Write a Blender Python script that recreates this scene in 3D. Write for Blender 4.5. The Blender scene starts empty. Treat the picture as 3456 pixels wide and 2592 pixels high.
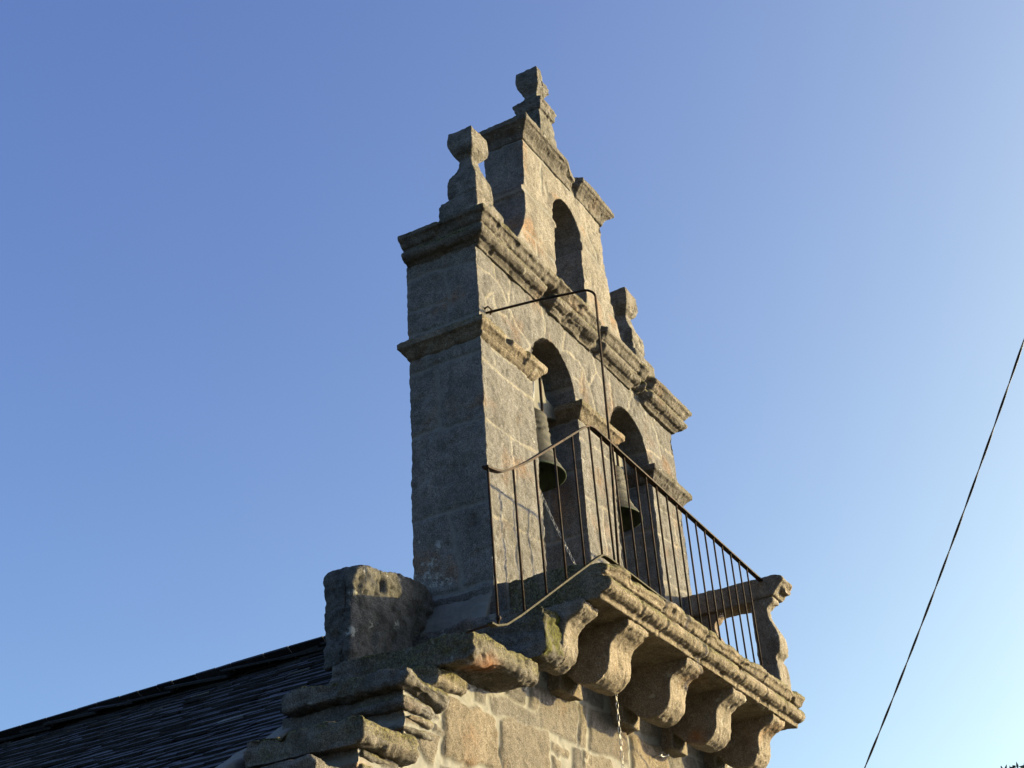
import bpy, bmesh, math, random
import numpy as np
from mathutils import Matrix, Vector

random.seed(7)
rng = np.random.default_rng(11)
sc = bpy.context.scene
COL = sc.collection
PI = math.pi

# ------------------------------------------------------------------ camera
cam_d = bpy.data.cameras.new('camera')
cam = bpy.data.objects.new('camera', cam_d)
COL.objects.link(cam)
YAW, PITCH, ROLL = math.radians(61.85022616), math.radians(30.2209198), math.radians(-3.54704051)
fw = Vector((math.sin(YAW) * math.cos(PITCH), math.cos(YAW) * math.cos(PITCH), math.sin(PITCH)))
r0 = Vector((math.cos(YAW), -math.sin(YAW), 0))
u0 = r0.cross(fw)
rt = math.cos(ROLL) * r0 + math.sin(ROLL) * u0
up = -math.sin(ROLL) * r0 + math.cos(ROLL) * u0
m = Matrix((rt, up, -fw)).transposed().to_4x4()
m.translation = Vector((-8.06232057, -4.55404104, -3.77620143))
cam.matrix_world = m
cam_d.sensor_fit = 'HORIZONTAL'
cam_d.sensor_width = 36.0
cam_d.lens = 4753.861637890247 / 3456 * 36.0
cam_d.clip_start = 0.05
cam_d.clip_end = 3000
sc.camera = cam

# ------------------------------------------------------------------ sky and sun
SUN = Vector((1.0, -1.0, 0.265)).normalized()       # direction towards the sun
w = bpy.data.worlds.new('World')
sc.world = w
w.use_nodes = True
nt = w.node_tree
bg = nt.nodes['Background']
sky = nt.nodes.new('ShaderNodeTexSky')
sky.sky_type = 'NISHITA'
sky.sun_disc = False
sky.sun_elevation = math.asin(SUN.z)
sky.sun_rotation = math.atan2(SUN.x, SUN.y)
sky.altitude = 1500
sky.air_density = 0.45
sky.dust_density = 10.0
sky.ozone_density = 2.5
# the camera rolls the blue of the bright sky off softly
sp = nt.nodes.new('ShaderNodeSeparateColor'); cb = nt.nodes.new('ShaderNodeCombineColor')
pw = nt.nodes.new('ShaderNodeMath'); pw.operation = 'POWER'; pw.inputs[1].default_value = 0.62
ml = nt.nodes.new('ShaderNodeMath'); ml.operation = 'MULTIPLY'; ml.inputs[1].default_value = 1.07
nt.links.new(sky.outputs[0], sp.inputs[0])
nt.links.new(sp.outputs[0], cb.inputs[0]); nt.links.new(sp.outputs[1], cb.inputs[1])
nt.links.new(sp.outputs[2], pw.inputs[0]); nt.links.new(pw.outputs[0], ml.inputs[0]); 
mg = nt.nodes.new('ShaderNodeMath'); mg.operation = 'MULTIPLY'; mg.inputs[1].default_value = 0.95
mx = nt.nodes.new('ShaderNodeMath'); mx.operation = 'MAXIMUM'
nt.links.new(sp.outputs[1], mg.inputs[0]); nt.links.new(mg.outputs[0], mx.inputs[0]); nt.links.new(ml.outputs[0], mx.inputs[1])
nt.links.new(mx.outputs[0], cb.inputs[2])
nt.links.new(cb.outputs[0], bg.inputs[0])
bg.inputs[1].default_value = 0.15

sun_d = bpy.data.lights.new('sun', 'SUN')
sun_d.energy = 4.3
sun_d.angle = math.radians(0.5)
sun_d.color = (1.0, 0.775, 0.32)
sun = bpy.data.objects.new('sun', sun_d)
COL.objects.link(sun)
sun.location = (20, -20, 12)
sun.rotation_euler = SUN.to_track_quat('Z', 'Y').to_euler()

sc.view_settings.view_transform = 'Standard'
sc.view_settings.look = 'None'
sc.view_settings.exposure = 1.80
sc.view_settings.gamma = 1.0
sc.render.engine = 'CYCLES'
sc.cycles.max_bounces = 8

# ------------------------------------------------------------------ noise (numpy)
def _hash(ix, iy, iz, seed):
    h = (ix.astype(np.uint32) * np.uint32(374761393) + iy.astype(np.uint32) * np.uint32(668265263)
         + iz.astype(np.uint32) * np.uint32(2147483647) + np.uint32(seed * 974634533 & 0xffffffff))
    h = (h ^ (h >> np.uint32(13))) * np.uint32(1274126177)
    h = (h ^ (h >> np.uint32(16))) * np.uint32(2246822519)
    h = h ^ (h >> np.uint32(15))
    return (h & np.uint32(0xffffff)).astype(np.float32) / np.float32(0xffffff)

def vnoise(P, seed=0):
    """value noise in -1..1"""
    F = np.floor(P)
    f = (P - F).astype(np.float32)
    I = F.astype(np.int64)
    f = f * f * f * (f * (f * 6 - 15) + 10)
    out = np.zeros(len(P), np.float32)
    for dx in (0, 1):
        wx = f[:, 0] if dx else 1 - f[:, 0]
        for dy in (0, 1):
            wy = f[:, 1] if dy else 1 - f[:, 1]
            for dz in (0, 1):
                wz = f[:, 2] if dz else 1 - f[:, 2]
                out += wx * wy * wz * _hash(I[:, 0] + dx, I[:, 1] + dy, I[:, 2] + dz, seed)
    return out * 2 - 1

def fbm(P, scale, octv=3, seed=0, gain=0.5):
    o = np.zeros(len(P), np.float32); a = 1.0; t = 0
    for k in range(octv):
        o += a * vnoise(P / scale + 17.3 * k, seed + k); t += a
        a *= gain; scale *= 0.5
    return o / t

def smooth(a, b, x):
    t = np.clip((x - a) / (b - a), 0, 1)
    return t * t * (3 - 2 * t)

# ------------------------------------------------------------------ joint maps
class Joints:
    """mortar joints drawn in a plane: distance to the nearest joint and one random value per stone"""
    def __init__(self, segs, box, res=0.012, width=0.014, wob=0.02, seed=1, stones=None):
        u0, v0, u1, v1 = box
        self.box, self.res = box, res
        nu, nv = int((u1 - u0) / res) + 2, int((v1 - v0) / res) + 2
        U, V = np.meshgrid(u0 + np.arange(nu) * res, v0 + np.arange(nv) * res, indexing='ij')
        Q = np.stack([U.ravel(), V.ravel(), np.zeros(U.size)], 1)
        wu = (fbm(Q, 0.18, 3, seed) * wob).reshape(U.shape)
        wv = (fbm(Q + 9.1, 0.18, 3, seed + 5) * wob).reshape(U.shape)
        A, B = U + wu, V + wv
        D = np.full(U.shape, 9.0)
        def pts(pl):
            for p, q in zip(pl[:-1], pl[1:]):
                yield p, q
        def dist(p, q):
            d = np.array(q, float) - p
            t = np.clip(((A - p[0]) * d[0] + (B - p[1]) * d[1]) / max(d @ d, 1e-9), 0, 1)
            return np.hypot(A - p[0] - t * d[0], B - p[1] - t * d[1])
        self.width = width
        wmod = width * (1 + 0.6 * fbm(Q, 0.3, 2, seed + 9).reshape(U.shape))
        if stones is not None:
            best = np.full(U.shape, -9.0); lab = np.zeros(U.shape, int)
            for k, poly in enumerate(stones):
                poly = np.array(poly, float)
                # pad the bounding box only
                lo, hi = poly.min(0) - 0.12, poly.max(0) + 0.12
                sel = (A > lo[0]) & (A < hi[0]) & (B > lo[1]) & (B < hi[1])
                if not sel.any(): continue
                a, b = A[sel], B[sel]
                ins = np.zeros(a.shape, bool); dd = np.full(a.shape, 9.0)
                for i in range(len(poly)):
                    p, q = poly[i - 1], poly[i]
                    c = ((p[1] > b) != (q[1] > b))
                    xx = (q[0] - p[0]) * (b - p[1]) / ((q[1] - p[1]) or 1e-9) + p[0]
                    ins ^= c & (a < xx)
                    e = q - p
                    t = np.clip(((a - p[0]) * e[0] + (b - p[1]) * e[1]) / max(e @ e, 1e-9), 0, 1)
                    dd = np.minimum(dd, np.hypot(a - p[0] - t * e[0], b - p[1] - t * e[1]))
                sd = np.where(ins, dd, -dd)
                cur = best[sel]; upd = sd > cur
                cur[upd] = sd[upd]; best[sel] = cur
                l = lab[sel]; l[upd] = k + 1; lab[sel] = l
            D = best + width
            D = np.maximum(D, 0)
            for pl_ in segs:
                for p, q in pts(pl_): D = np.minimum(D, dist(p, q))
            self.D = D + (width - wmod)
            self.T = rng.random(len(stones) + 1)[lab]
        else:
            for pl_ in segs:
                for p, q in pts(pl_): D = np.minimum(D, dist(p, q))
            self.D = D + (width - wmod)
            open_ = D > width * 0.7
            lab = np.where(open_, np.arange(1, D.size + 1).reshape(D.shape), 0)
            for it in range(900):
                n = lab.copy()
                n[1:] = np.maximum(n[1:], lab[:-1]); n[:-1] = np.maximum(n[:-1], lab[1:])
                n[:, 1:] = np.maximum(n[:, 1:], lab[:, :-1]); n[:, :-1] = np.maximum(n[:, :-1], lab[:, 1:])
                n[~open_] = 0
                if (n == lab).all(): break
                lab = n
            z = np.zeros(lab.shape, np.int64)
            self.T = _hash(lab.astype(np.int64) % 1000003, z, z, seed)
    def __call__(self, u, v):
        i = np.clip(np.rint((u - self.box[0]) / self.res).astype(int), 0, self.D.shape[0] - 1)
        j = np.clip(np.rint((v - self.box[1]) / self.res).astype(int), 0, self.D.shape[1] - 1)
        d = self.D[i, j]
        return 1 - smooth(self.width * 0.55, self.width * 1.45, d), self.T[i, j], d

# ------------------------------------------------------------------ materials
def nodes(name):
    mt = bpy.data.materials.new(name)
    mt.use_nodes = True
    t = mt.node_tree
    b = t.nodes['Principled BSDF']
    return mt, t, b

def N(t, typ, **kw):
    n = t.nodes.new(typ)
    for k, v in kw.items():
        if k.startswith('i_'):
            n.inputs[k[2:].replace('_', ' ')].default_value = v
        else:
            setattr(n, k, v)
    return n

def ramp(t, src, stops):
    n = t.nodes.new('ShaderNodeValToRGB')
    cr = n.color_ramp
    while len(cr.elements) < len(stops): cr.elements.new(0.5)
    for e, (p, c) in zip(cr.elements, stops):
        e.position = p
        e.color = (c, c, c, 1) if isinstance(c, (int, float)) else (*c, 1)
    t.links.new(src, n.inputs[0])
    return n.outputs[0]

def mix(t, fac, a, b, mode='MIX'):
    n = t.nodes.new('ShaderNodeMix')
    n.data_type = 'RGBA'; n.blend_type = mode
    for s, v in ((n.inputs[0], fac), (n.inputs[6], a), (n.inputs[7], b)):
        if isinstance(v, (int, float)): s.default_value = v
        elif isinstance(v, tuple): s.default_value = (*v, 1)
        else: t.links.new(v, s)
    return n.outputs[2]

def math_(t, op, a, b=None):
    n = t.nodes.new('ShaderNodeMath'); n.operation = op
    for s, v in zip(n.inputs, (a, b)):
        if v is None: continue
        if isinstance(v, (int, float)): s.default_value = v
        else: t.links.new(v, s)
    return n.outputs[0]

def noise(t, co, scale, detail=3, rough=0.55, stretch=None):
    n = N(t, 'ShaderNodeTexNoise')
    n.inputs['Scale'].default_value = scale
    n.inputs['Detail'].default_value = detail
    n.inputs['Roughness'].default_value = rough
    if stretch:
        mp = t.nodes.new('ShaderNodeMapping')
        mp.inputs['Scale'].default_value = stretch
        t.links.new(co, mp.inputs[0]); co = mp.outputs[0]
    t.links.new(co, n.inputs['Vector'])
    return n.outputs['Fac']

def attr(t, name):
    n = t.nodes.new('ShaderNodeAttribute'); n.attribute_name = name
    return n.outputs['Fac']

def granite(name, base=1.0, warm=1.0, crust=0.5, rust=0.5, mort=0.62):
    mt, t, b = nodes(name)
    co = t.nodes.new('ShaderNodeTexCoord').outputs['Object']
    fine = noise(t, co, 120, 2, 0.6)
    mid = noise(t, co, 34, 4, 0.65)
    big = noise(t, co, 3.1, 5, 0.6)
    blot = noise(t, co, 9.0, 4, 0.6)
    k = base
    kr, kg, kb = k * (0.45 + 0.2 * (warm - 1)), k * 0.54, k * (0.77 - 0.45 * (warm - 1))
    T = lambda r, g_, b_: (r * kr, g_ * kg, b_ * kb)
    g = ramp(t, fine, [(0.25, T(0.11, 0.095, 0.075)), (0.42, T(0.25, 0.207, 0.155)), (0.55, T(0.34, 0.285, 0.213)), (0.74, T(0.58, 0.50, 0.39))])
    g = mix(t, ramp(t, mid, [(0.3, 0.0), (0.62, 1.0)]), mix(t, 1.0, g, (0.72, 0.71, 0.69), 'MULTIPLY'), g)
    # each stone its own tone
    tint = attr(t, 'tint')
    tone = ramp(t, tint, [(0.0, (0.68, 0.68, 0.70)), (0.3, (1.02, 0.98, 0.92)), (0.55, (1.22, 1.10, 0.92)),
                          (0.8, (0.84, 0.82, 0.80)), (1.0, (1.34, 1.14, 0.86))])
    g = mix(t, 1.0, g, tone, 'MULTIPLY')
    # iron-stained patches
    r_ = math_(t, 'MULTIPLY', ramp(t, noise(t, co, 2.3, 3, 0.5), [(0.56, 0.0), (0.70, 1.0)]), rust)
    r_ = math_(t, 'MULTIPLY', r_, ramp(t, mid, [(0.35, 0.3), (0.6, 1.0)]))
    g = mix(t, r_, g, mix(t, 1.0, g, (1.25, 0.80, 0.50), 'MULTIPLY'))
    # weather crust, dark
    c_ = math_(t, 'MULTIPLY', ramp(t, blot, [(0.46, 0.0), (0.64, 1.0)]), crust)
    g = mix(t, c_, g, mix(t, 1.0, g, (0.42, 0.42, 0.41), 'MULTIPLY'))
    big_ = ramp(t, big, [(0.35, 0.80), (0.65, 1.10)])
    g = mix(t, 1.0, g, big_, 'MULTIPLY')
    # dark rain runs below ledges
    run = ramp(t, noise(t, co, 5.5, 4, 0.6, (1, 1, 0.16)), [(0.50, 0.0), (0.66, 1.0)])
    g = mix(t, math_(t, 'MULTIPLY', run, 0.25 + 0.35 * crust), g, mix(t, 1.0, g, (0.55, 0.55, 0.54), 'MULTIPLY'))
    # pale lichen
    l_ = ramp(t, noise(t, co, 14, 2, 0.4), [(0.67, 0.0), (0.71, 0.7)])
    l_ = math_(t, 'MULTIPLY', l_, ramp(t, noise(t, co, 1.7, 2), [(0.52, 0.0), (0.62, 1.0)]))
    g = mix(t, l_, g, (0.27, 0.265, 0.245))
    g = mix(t, math_(t, 'MULTIPLY', attr(t, 'pale'), ramp(t, noise(t, co, 30, 4, 0.6), [(0.46, 0.0), (0.56, 0.7)])), g, (0.34, 0.34, 0.32))
    # mortar
    mo = math_(t, 'MULTIPLY', attr(t, 'mortar'), mort)
    mcol = ramp(t, noise(t, co, 26, 4, 0.6), [(0.3, (0.125, 0.125, 0.122)), (0.7, (0.175, 0.173, 0.165))])
    g = mix(t, mo, g, mcol)
    # moss
    ms = attr(t, 'moss')
    mn = ramp(t, noise(t, co, 22, 4, 0.7), [(0.30, 0.0), (0.50, 1.0)])
    ms = math_(t, 'MULTIPLY', ms, mn)
    moss = ramp(t, noise(t, co, 60, 3, 0.6), [(0.36, (0.012, 0.011, 0.005)), (0.5, (0.055, 0.050, 0.020)), (0.68, (0.14, 0.128, 0.055))])
    g = mix(t, ms, g, moss)
    gm = attr(t, 'green')
    gcol = ramp(t, noise(t, co, 70, 4, 0.8, (1, 1, .35)), [(0.36, (0.010, 0.009, 0.004)), (0.5, (0.042, 0.042, 0.010)), (0.66, (0.11, 0.115, 0.025))])
    g = mix(t, math_(t, 'MULTIPLY', gm, ramp(t, noise(t, co, 10, 3), [(0.35, 0.3), (0.5, 1.0)])), g, gcol)
    # orange algae stain on undersides
    og = attr(t, 'stain')
    g = mix(t, og, g, (0.24, 0.085, 0.02))
    t.links.new(g, b.inputs['Base Color'])
    b.inputs['Roughness'].default_value = 0.92
    b.inputs['Specular IOR Level'].default_value = 0.18
    bp = N(t, 'ShaderNodeBump'); bp.inputs['Distance'].default_value = 0.012
    hh = math_(t, 'ADD', math_(t, 'MULTIPLY', fine, 0.5), math_(t, 'MULTIPLY', mid, 0.9))
    inv = math_(t, 'SUBTRACT', 1.0, math_(t, 'MULTIPLY', mo, 0.85))
    t.links.new(math_(t, 'MULTIPLY', hh, inv), bp.inputs['Height'])
    bp.inputs['Strength'].default_value = 0.8
    t.links.new(bp.outputs[0], b.inputs['Normal'])
    return mt

M_TOWER = granite('granite_ashlar', 1.08, 1.08, 0.42, 0.9)
M_MOULD = granite('granite_moulding', 0.98, 1.2, 0.6, 0.5)
M_WALL = granite('granite_wall', 0.70, 1.1, 0.25, 0.7, 0.85)
M_STEP = granite('granite_step', 0.86, 1.1, 0.65, 0.4)
M_SHOULDER = granite('granite_shoulder', 0.52, 0.9, 0.8, 0.2)
M_PIN = granite('granite_pinnacle', 0.9, 1.05, 0.8, 0.3)
M_CORB = granite('granite_corbel', 1.08, 1.22, 0.4, 0.5)

def iron(name, col, rustcol):
    mt, t, b = nodes(name)
    co = t.nodes.new('ShaderNodeTexCoord').outputs['Object']
    n = noise(t, co, 18, 4, 0.65)
    g = mix(t, ramp(t, n, [(0.40, 0.0), (0.58, 1.0)]), col, rustcol)
    t.links.new(g, b.inputs['Base Color'])
    b.inputs['Roughness'].default_value = 0.75
    b.inputs['Specular IOR Level'].default_value = 0.15
    bp = N(t, 'ShaderNodeBump'); bp.inputs['Distance'].default_value = 0.002
    t.links.new(noise(t, co, 160, 3), bp.inputs['Height']); t.links.new(bp.outputs[0], b.inputs['Normal'])
    return mt
M_IRON = iron('painted_iron', (0.008, 0.007, 0.0065), (0.034, 0.016, 0.009))
M_IRONM = iron('mossy_iron', (0.011, 0.010, 0.005), (0.028, 0.022, 0.008))

def bronze():
    mt, t, b = nodes('bronze_patina')
    co = t.nodes.new('ShaderNodeTexCoord').outputs['Object']
    n = noise(t, co, 9, 5, 0.6)
    g = ramp(t, n, [(0.3, (0.012, 0.0115, 0.0115)), (0.5, (0.023, 0.022, 0.021)), (0.7, (0.040, 0.038, 0.035))])
    gr = attr(t, 'patina')
    pn = ramp(t, noise(t, co, 16, 4), [(0.38, 0.15), (0.55, 1.0)])
    g = mix(t, math_(t, 'MULTIPLY', gr, pn), g, (0.034, 0.052, 0.030))
    t.links.new(g, b.inputs['Base Color'])
    b.inputs['Roughness'].default_value = 0.7
    b.inputs['Specular IOR Level'].default_value = 0.15
    bp = N(t, 'ShaderNodeBump'); bp.inputs['Distance'].default_value = 0.004
    t.links.new(noise(t, co, 70, 4), bp.inputs['Height']); t.links.new(bp.outputs[0], b.inputs['Normal'])
    return mt
M_BRONZE = bronze()

def simple(name, stops, scale, rough=0.8, metal=0.0, stretch=None, bump=0.004, bscale=60):
    mt, t, b = nodes(name)
    co = t.nodes.new('ShaderNodeTexCoord').outputs['Object']
    t.links.new(ramp(t, noise(t, co, scale, 5, 0.6, stretch), stops), b.inputs['Base Color'])
    b.inputs['Roughness'].default_value = rough
    b.inputs['Metallic'].default_value = metal
    bp = N(t, 'ShaderNodeBump'); bp.inputs['Distance'].default_value = bump
    t.links.new(noise(t, co, bscale, 4, 0.6, stretch), bp.inputs['Height']); t.links.new(bp.outputs[0], b.inputs['Normal'])
    return mt
M_WOOD = simple('weathered_wood', [(0.3, (0.05, 0.048, 0.045)), (0.7, (0.12, 0.115, 0.105))], 14, 0.85, 0, (1, 1, 0.12))
M_CHAIN = simple('galvanised_steel', [(0.3, (0.22, 0.22, 0.23)), (0.7, (0.38, 0.38, 0.38))], 30, 0.35, 0.7)
M_CABLE = simple('cable_sheath', [(0.3, (0.010, 0.010, 0.013)), (0.7, (0.022, 0.022, 0.028))], 20, 0.5)
M_MORTAR = simple('cement_fillet', [(0.3, (0.105, 0.10, 0.092)), (0.7, (0.15, 0.145, 0.13))], 6, 0.95, 0, None, 0.006, 30)
M_GROUND = simple('dry_grass_ground', [(0.3, (0.035, 0.04, 0.018)), (0.6, (0.065, 0.065, 0.032)), (0.8, (0.10, 0.09, 0.055))], 1.5, 0.95, 0, None, 0.02, 12)
M_BARK = simple('bark', [(0.3, (0.05, 0.04, 0.03)), (0.7, (0.13, 0.105, 0.08))], 12, 0.95, 0, (1, 1, 0.2), 0.02, 25)
M_LEAF = simple('leaf', [(0.3, (0.025, 0.035, 0.018)), (0.7, (0.06, 0.075, 0.03))], 3, 0.7)

def slate():
    mt, t, b = nodes('slate')
    co = t.nodes.new('ShaderNodeTexCoord').outputs['Object']
    tn = attr(t, 'tint')
    g = ramp(t, tn, [(0.0, (0.008, 0.0085, 0.011)), (0.5, (0.016, 0.0165, 0.021)), (0.93, (0.028, 0.028, 0.033)), (0.97, (0.10, 0.10, 0.095)), (1.0, (0.14, 0.14, 0.13))])
    g = mix(t, 1.0, g, ramp(t, noise(t, co, 7, 5, 0.65), [(0.3, 0.6), (0.7, 1.35)]), 'MULTIPLY')
    g = mix(t, ramp(t, noise(t, co, 26, 3, 0.5), [(0.68, 0.0), (0.74, 0.6)]), g, (0.07, 0.07, 0.066))
    t.links.new(g, b.inputs['Base Color'])
    b.inputs['Roughness'].default_value = 0.6
    b.inputs['Specular IOR Level'].default_value = 0.3
    bp = N(t, 'ShaderNodeBump'); bp.inputs['Distance'].default_value = 0.008
    t.links.new(noise(t, co, 24, 5, 0.6), bp.inputs['Height']); t.links.new(bp.outputs[0], b.inputs['Normal'])
    return mt
M_SLATE = slate()

# ------------------------------------------------------------------ object helpers
def thing(name, label, cat, loc=(0, 0, 0), group=None):
    o = bpy.data.objects.new(name, None)
    o.empty_display_size = 0.2
    o.location = loc
    COL.objects.link(o)
    o['label'] = label; o['category'] = cat
    if group: o['group'] = group
    return o

def tag(o, label, cat, group=None):
    o['label'] = label; o['category'] = cat
    if group: o['group'] = group
    return o

def wloc(o):
    v = Vector(o.location)
    while o.parent:
        o = o.parent; v += Vector(o.location)
    return v

def link(name, me, mat, parent=None, label=None):
    """mesh data is in world coordinates; the object is placed so that it stays there"""
    o = bpy.data.objects.new(name, me)
    me.materials.clear(); me.materials.append(mat)
    COL.objects.link(o)
    if parent:
        o.parent = parent
        o.location = -wloc(parent)
    if label: o['label'] = label
    return o

def bm_mesh(bm, name, smooth_=False):
    me = bpy.data.meshes.new(name)
    bmesh.ops.recalc_face_normals(bm, faces=bm.faces)
    bm.to_mesh(me); bm.free()
    if smooth_:
        me.polygons.foreach_set('use_smooth', [True] * len(me.polygons))
    return me

# ---- shapes added to a bmesh
def extrude_poly(bm, poly, axis, a, b):
    """closed prism: polygon in the plane across `axis`, from a to b"""
    def P(p, t):
        if axis == 'y': return (p[0], t, p[1])
        if axis == 'x': return (t, p[0], p[1])
        return (p[0], p[1], t)
    va = [bm.verts.new(P(p, a)) for p in poly]
    vb = [bm.verts.new(P(p, b)) for p in poly]
    fs = [bm.faces.new(va), bm.faces.new(vb[::-1])]
    n = len(poly)
    for i in range(n):
        bm.faces.new((va[i], vb[i], vb[(i + 1) % n], va[(i + 1) % n]))
    for f in fs: f.normal_update()
    bmesh.ops.triangulate(bm, faces=fs)

def box(bm, x0, y0, z0, x1, y1, z1):
    extrude_poly(bm, [(x0, y0), (x1, y0), (x1, y1), (x0, y1)], 'z', z0, z1)

def loft(bm, levels):
    """stack of rectangles (z, x0, x1, y0, y1), capped"""
    rings = []
    for z, x0, x1, y0, y1 in levels:
        rings.append([bm.verts.new(p) for p in ((x0, y0, z), (x1, y0, z), (x1, y1, z), (x0, y1, z))])
    for a, b in zip(rings[:-1], rings[1:]):
        for i in range(4):
            bm.faces.new((a[i], a[(i + 1) % 4], b[(i + 1) % 4], b[i]))
    bm.faces.new(rings[0][::-1]); bm.faces.new(rings[-1])

def moulding(bm, rect, prof, back=1.0):
    x0, x1, y0, y1 = rect
    loft(bm, [(z, x0 - o, x1 + o, y0 - o, y1 + (o * back if o > 0 else o)) for o, z in prof])

def tube(bm, pts, r, seg=8, cap=True, taper=None):
    pts = [Vector(p) for p in pts]
    rings = []
    ref = None
    for i, p in enumerate(pts):
        d = (pts[min(i + 1, len(pts) - 1)] - pts[max(i - 1, 0)]).normalized()
        if ref is None:
            ref = d.orthogonal().normalized()
        ref = (ref - d * ref.dot(d)).normalized()
        b_ = d.cross(ref)
        rr = r if taper is None else r * taper[i]
        rings.append([bm.verts.new(p + rr * (math.cos(2 * PI * k / seg) * ref + math.sin(2 * PI * k / seg) * b_)) for k in range(seg)])
    for a, b in zip(rings[:-1], rings[1:]):
        for k in range(seg):
            bm.faces.new((a[k], a[(k + 1) % seg], b[(k + 1) % seg], b[k]))
    if cap:
        bm.faces.new(rings[0][::-1]); bm.faces.new(rings[-1])

def lathe(bm, prof, cx, cy, seg=48):
    rings = []
    for r, z in prof:
        rings.append([bm.verts.new((cx + r * math.cos(2 * PI * k / seg), cy + r * math.sin(2 * PI * k / seg), z)) for k in range(seg)])
    for a, b in zip(rings[:-1], rings[1:]):
        for k in range(seg):
            bm.faces.new((a[k], a[(k + 1) % seg], b[(k + 1) % seg], b[k]))

# ---- worn stone: voxel remesh, then weathering along the normals
def rock(name, bm, mat, parent=None, voxel=0.014, amp=0.006, big=0.010, fine=0.0025, soft=2, joints=None,
         moss=0.0, moss_front=0.0, green=0.0, stain=None, warp=None, label=None, jdepth=0.010, chip=0.010, strata=0.0, pale=None, seed=0, tintv=None):
    me0 = bm_mesh(bm, name + '_src')
    tmp = bpy.data.objects.new(name + '_src', me0)
    COL.objects.link(tmp)
    md = tmp.modifiers.new('r', 'REMESH'); md.mode = 'VOXEL'; md.voxel_size = voxel; md.adaptivity = 0
    if soft:
        ms = tmp.modifiers.new('s', 'SMOOTH'); ms.iterations = soft; ms.factor = 0.5
    dg = bpy.context.evaluated_depsgraph_get()
    me = bpy.data.meshes.new_from_object(tmp.evaluated_get(dg))
    bpy.data.objects.remove(tmp); bpy.data.meshes.remove(me0)
    me.name = name
    n = len(me.vertices)
    P = np.empty(n * 3, np.float32); me.vertices.foreach_get('co', P); P = P.reshape(-1, 3)
    Nn = np.empty(n * 3, np.float32); me.vertex_normals.foreach_get('vector', Nn); Nn = Nn.reshape(-1, 3)
    P0 = P.copy()
    mort = np.zeros(n, np.float32); tint = np.full(n, rng.random() if tintv is None else tintv, np.float32)
    jd = np.full(n, 1.0, np.float32)
    if joints: mort, tint, jd = joints(P0, Nn)
    keep = 1 - 0.8 * mort
    d = (fbm(P0, 0.30, 2, seed) * big + fbm(P0, 0.09, 3, seed + 3) * amp * keep
         + fbm(P0, 0.032, 2, seed + 7) * fine * 1.6 * keep)
    if strata:      # split, layered stone
        d += strata * fbm(P0 * np.array((1, 1, 6.0)), 0.32, 4, seed + 71) + strata * 0.9 * fbm(P0, 0.45, 2, seed + 75)
    # pits
    d -= smooth(0.35, 0.75, fbm(P0, 0.05, 2, seed + 21)) * amp * 0.9 * keep
    d -= smooth(0.30, 0.62, fbm(P0, 0.13, 3, seed + 61)) * chip
    d -= mort * jdepth
    d -= (1 - smooth(0, 0.05, jd)) * (1 - mort) * 0.010        # arrises rounded towards the joints
    d += (tint - 0.5) * 0.016 * (1 - mort) * (1 if joints else 0)
    P = P0 + Nn * d[:, None]
    if warp: P = warp(P, P0, Nn)
    me.vertices.foreach_set('co', P.astype(np.float32).ravel())
    upf = smooth(0.15, 0.7, Nn[:, 2])
    mo = np.clip(upf * moss * 1.3 + moss_front * smooth(-0.45, 0.25, Nn[:, 2] + 0.5 * fbm(P0, 0.2, 2, seed + 31)) , 0, 1)
    mo *= smooth(-0.45, 0.05, fbm(P0, 0.35, 3, seed + 40))
    for nm, arr in (('mortar', mort), ('tint', tint), ('moss', mo)):
        a = me.attributes.new(nm, 'FLOAT', 'POINT'); a.data.foreach_set('value', arr.astype(np.float32))
    if green:
        g = smooth(-0.4, 0.1, fbm(P0, 0.12, 3, seed + 50)) * green * smooth(0.1, 0.5, -Nn[:, 1])
        a = me.attributes.new('green', 'FLOAT', 'POINT'); a.data.foreach_set('value', g.astype(np.float32))
    if stain:
        c, rr, s_ = stain
        g = (1 - smooth(0.2, 1.0, np.linalg.norm((P0 - np.array(c)) / np.array(rr), axis=1) + 0.3 * fbm(P0, 0.1, 3, 77))) * s_
        a = me.attributes.new('stain', 'FLOAT', 'POINT'); a.data.foreach_set('value', g.astype(np.float32))
    if pale:
        g = np.zeros(n, np.float32)
        for c, r_ in pale: g = np.maximum(g, 1 - smooth(0.5, 1.1, np.linalg.norm(P0 - np.array(c), axis=1) / r_ + 0.4 * fbm(P0, 0.06, 3, 7)))
        a = me.attributes.new('pale', 'FLOAT', 'POINT'); a.data.foreach_set('value', g.astype(np.float32))
    me.polygons.foreach_set('use_smooth', np.ones(len(me.polygons), bool))
    me.update()
    return link(name, me, mat, parent, label)

# ------------------------------------------------------------------ ground
bm = bmesh.new()
bmesh.ops.create_grid(bm, x_segments=60, y_segments=60, size=600)
me = bm_mesh(bm, 'ground')
GZ = -5.4
g_ = link('ground', me, M_GROUND); g_.location = (0, 0, GZ); g_['kind'] = 'structure'

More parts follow.
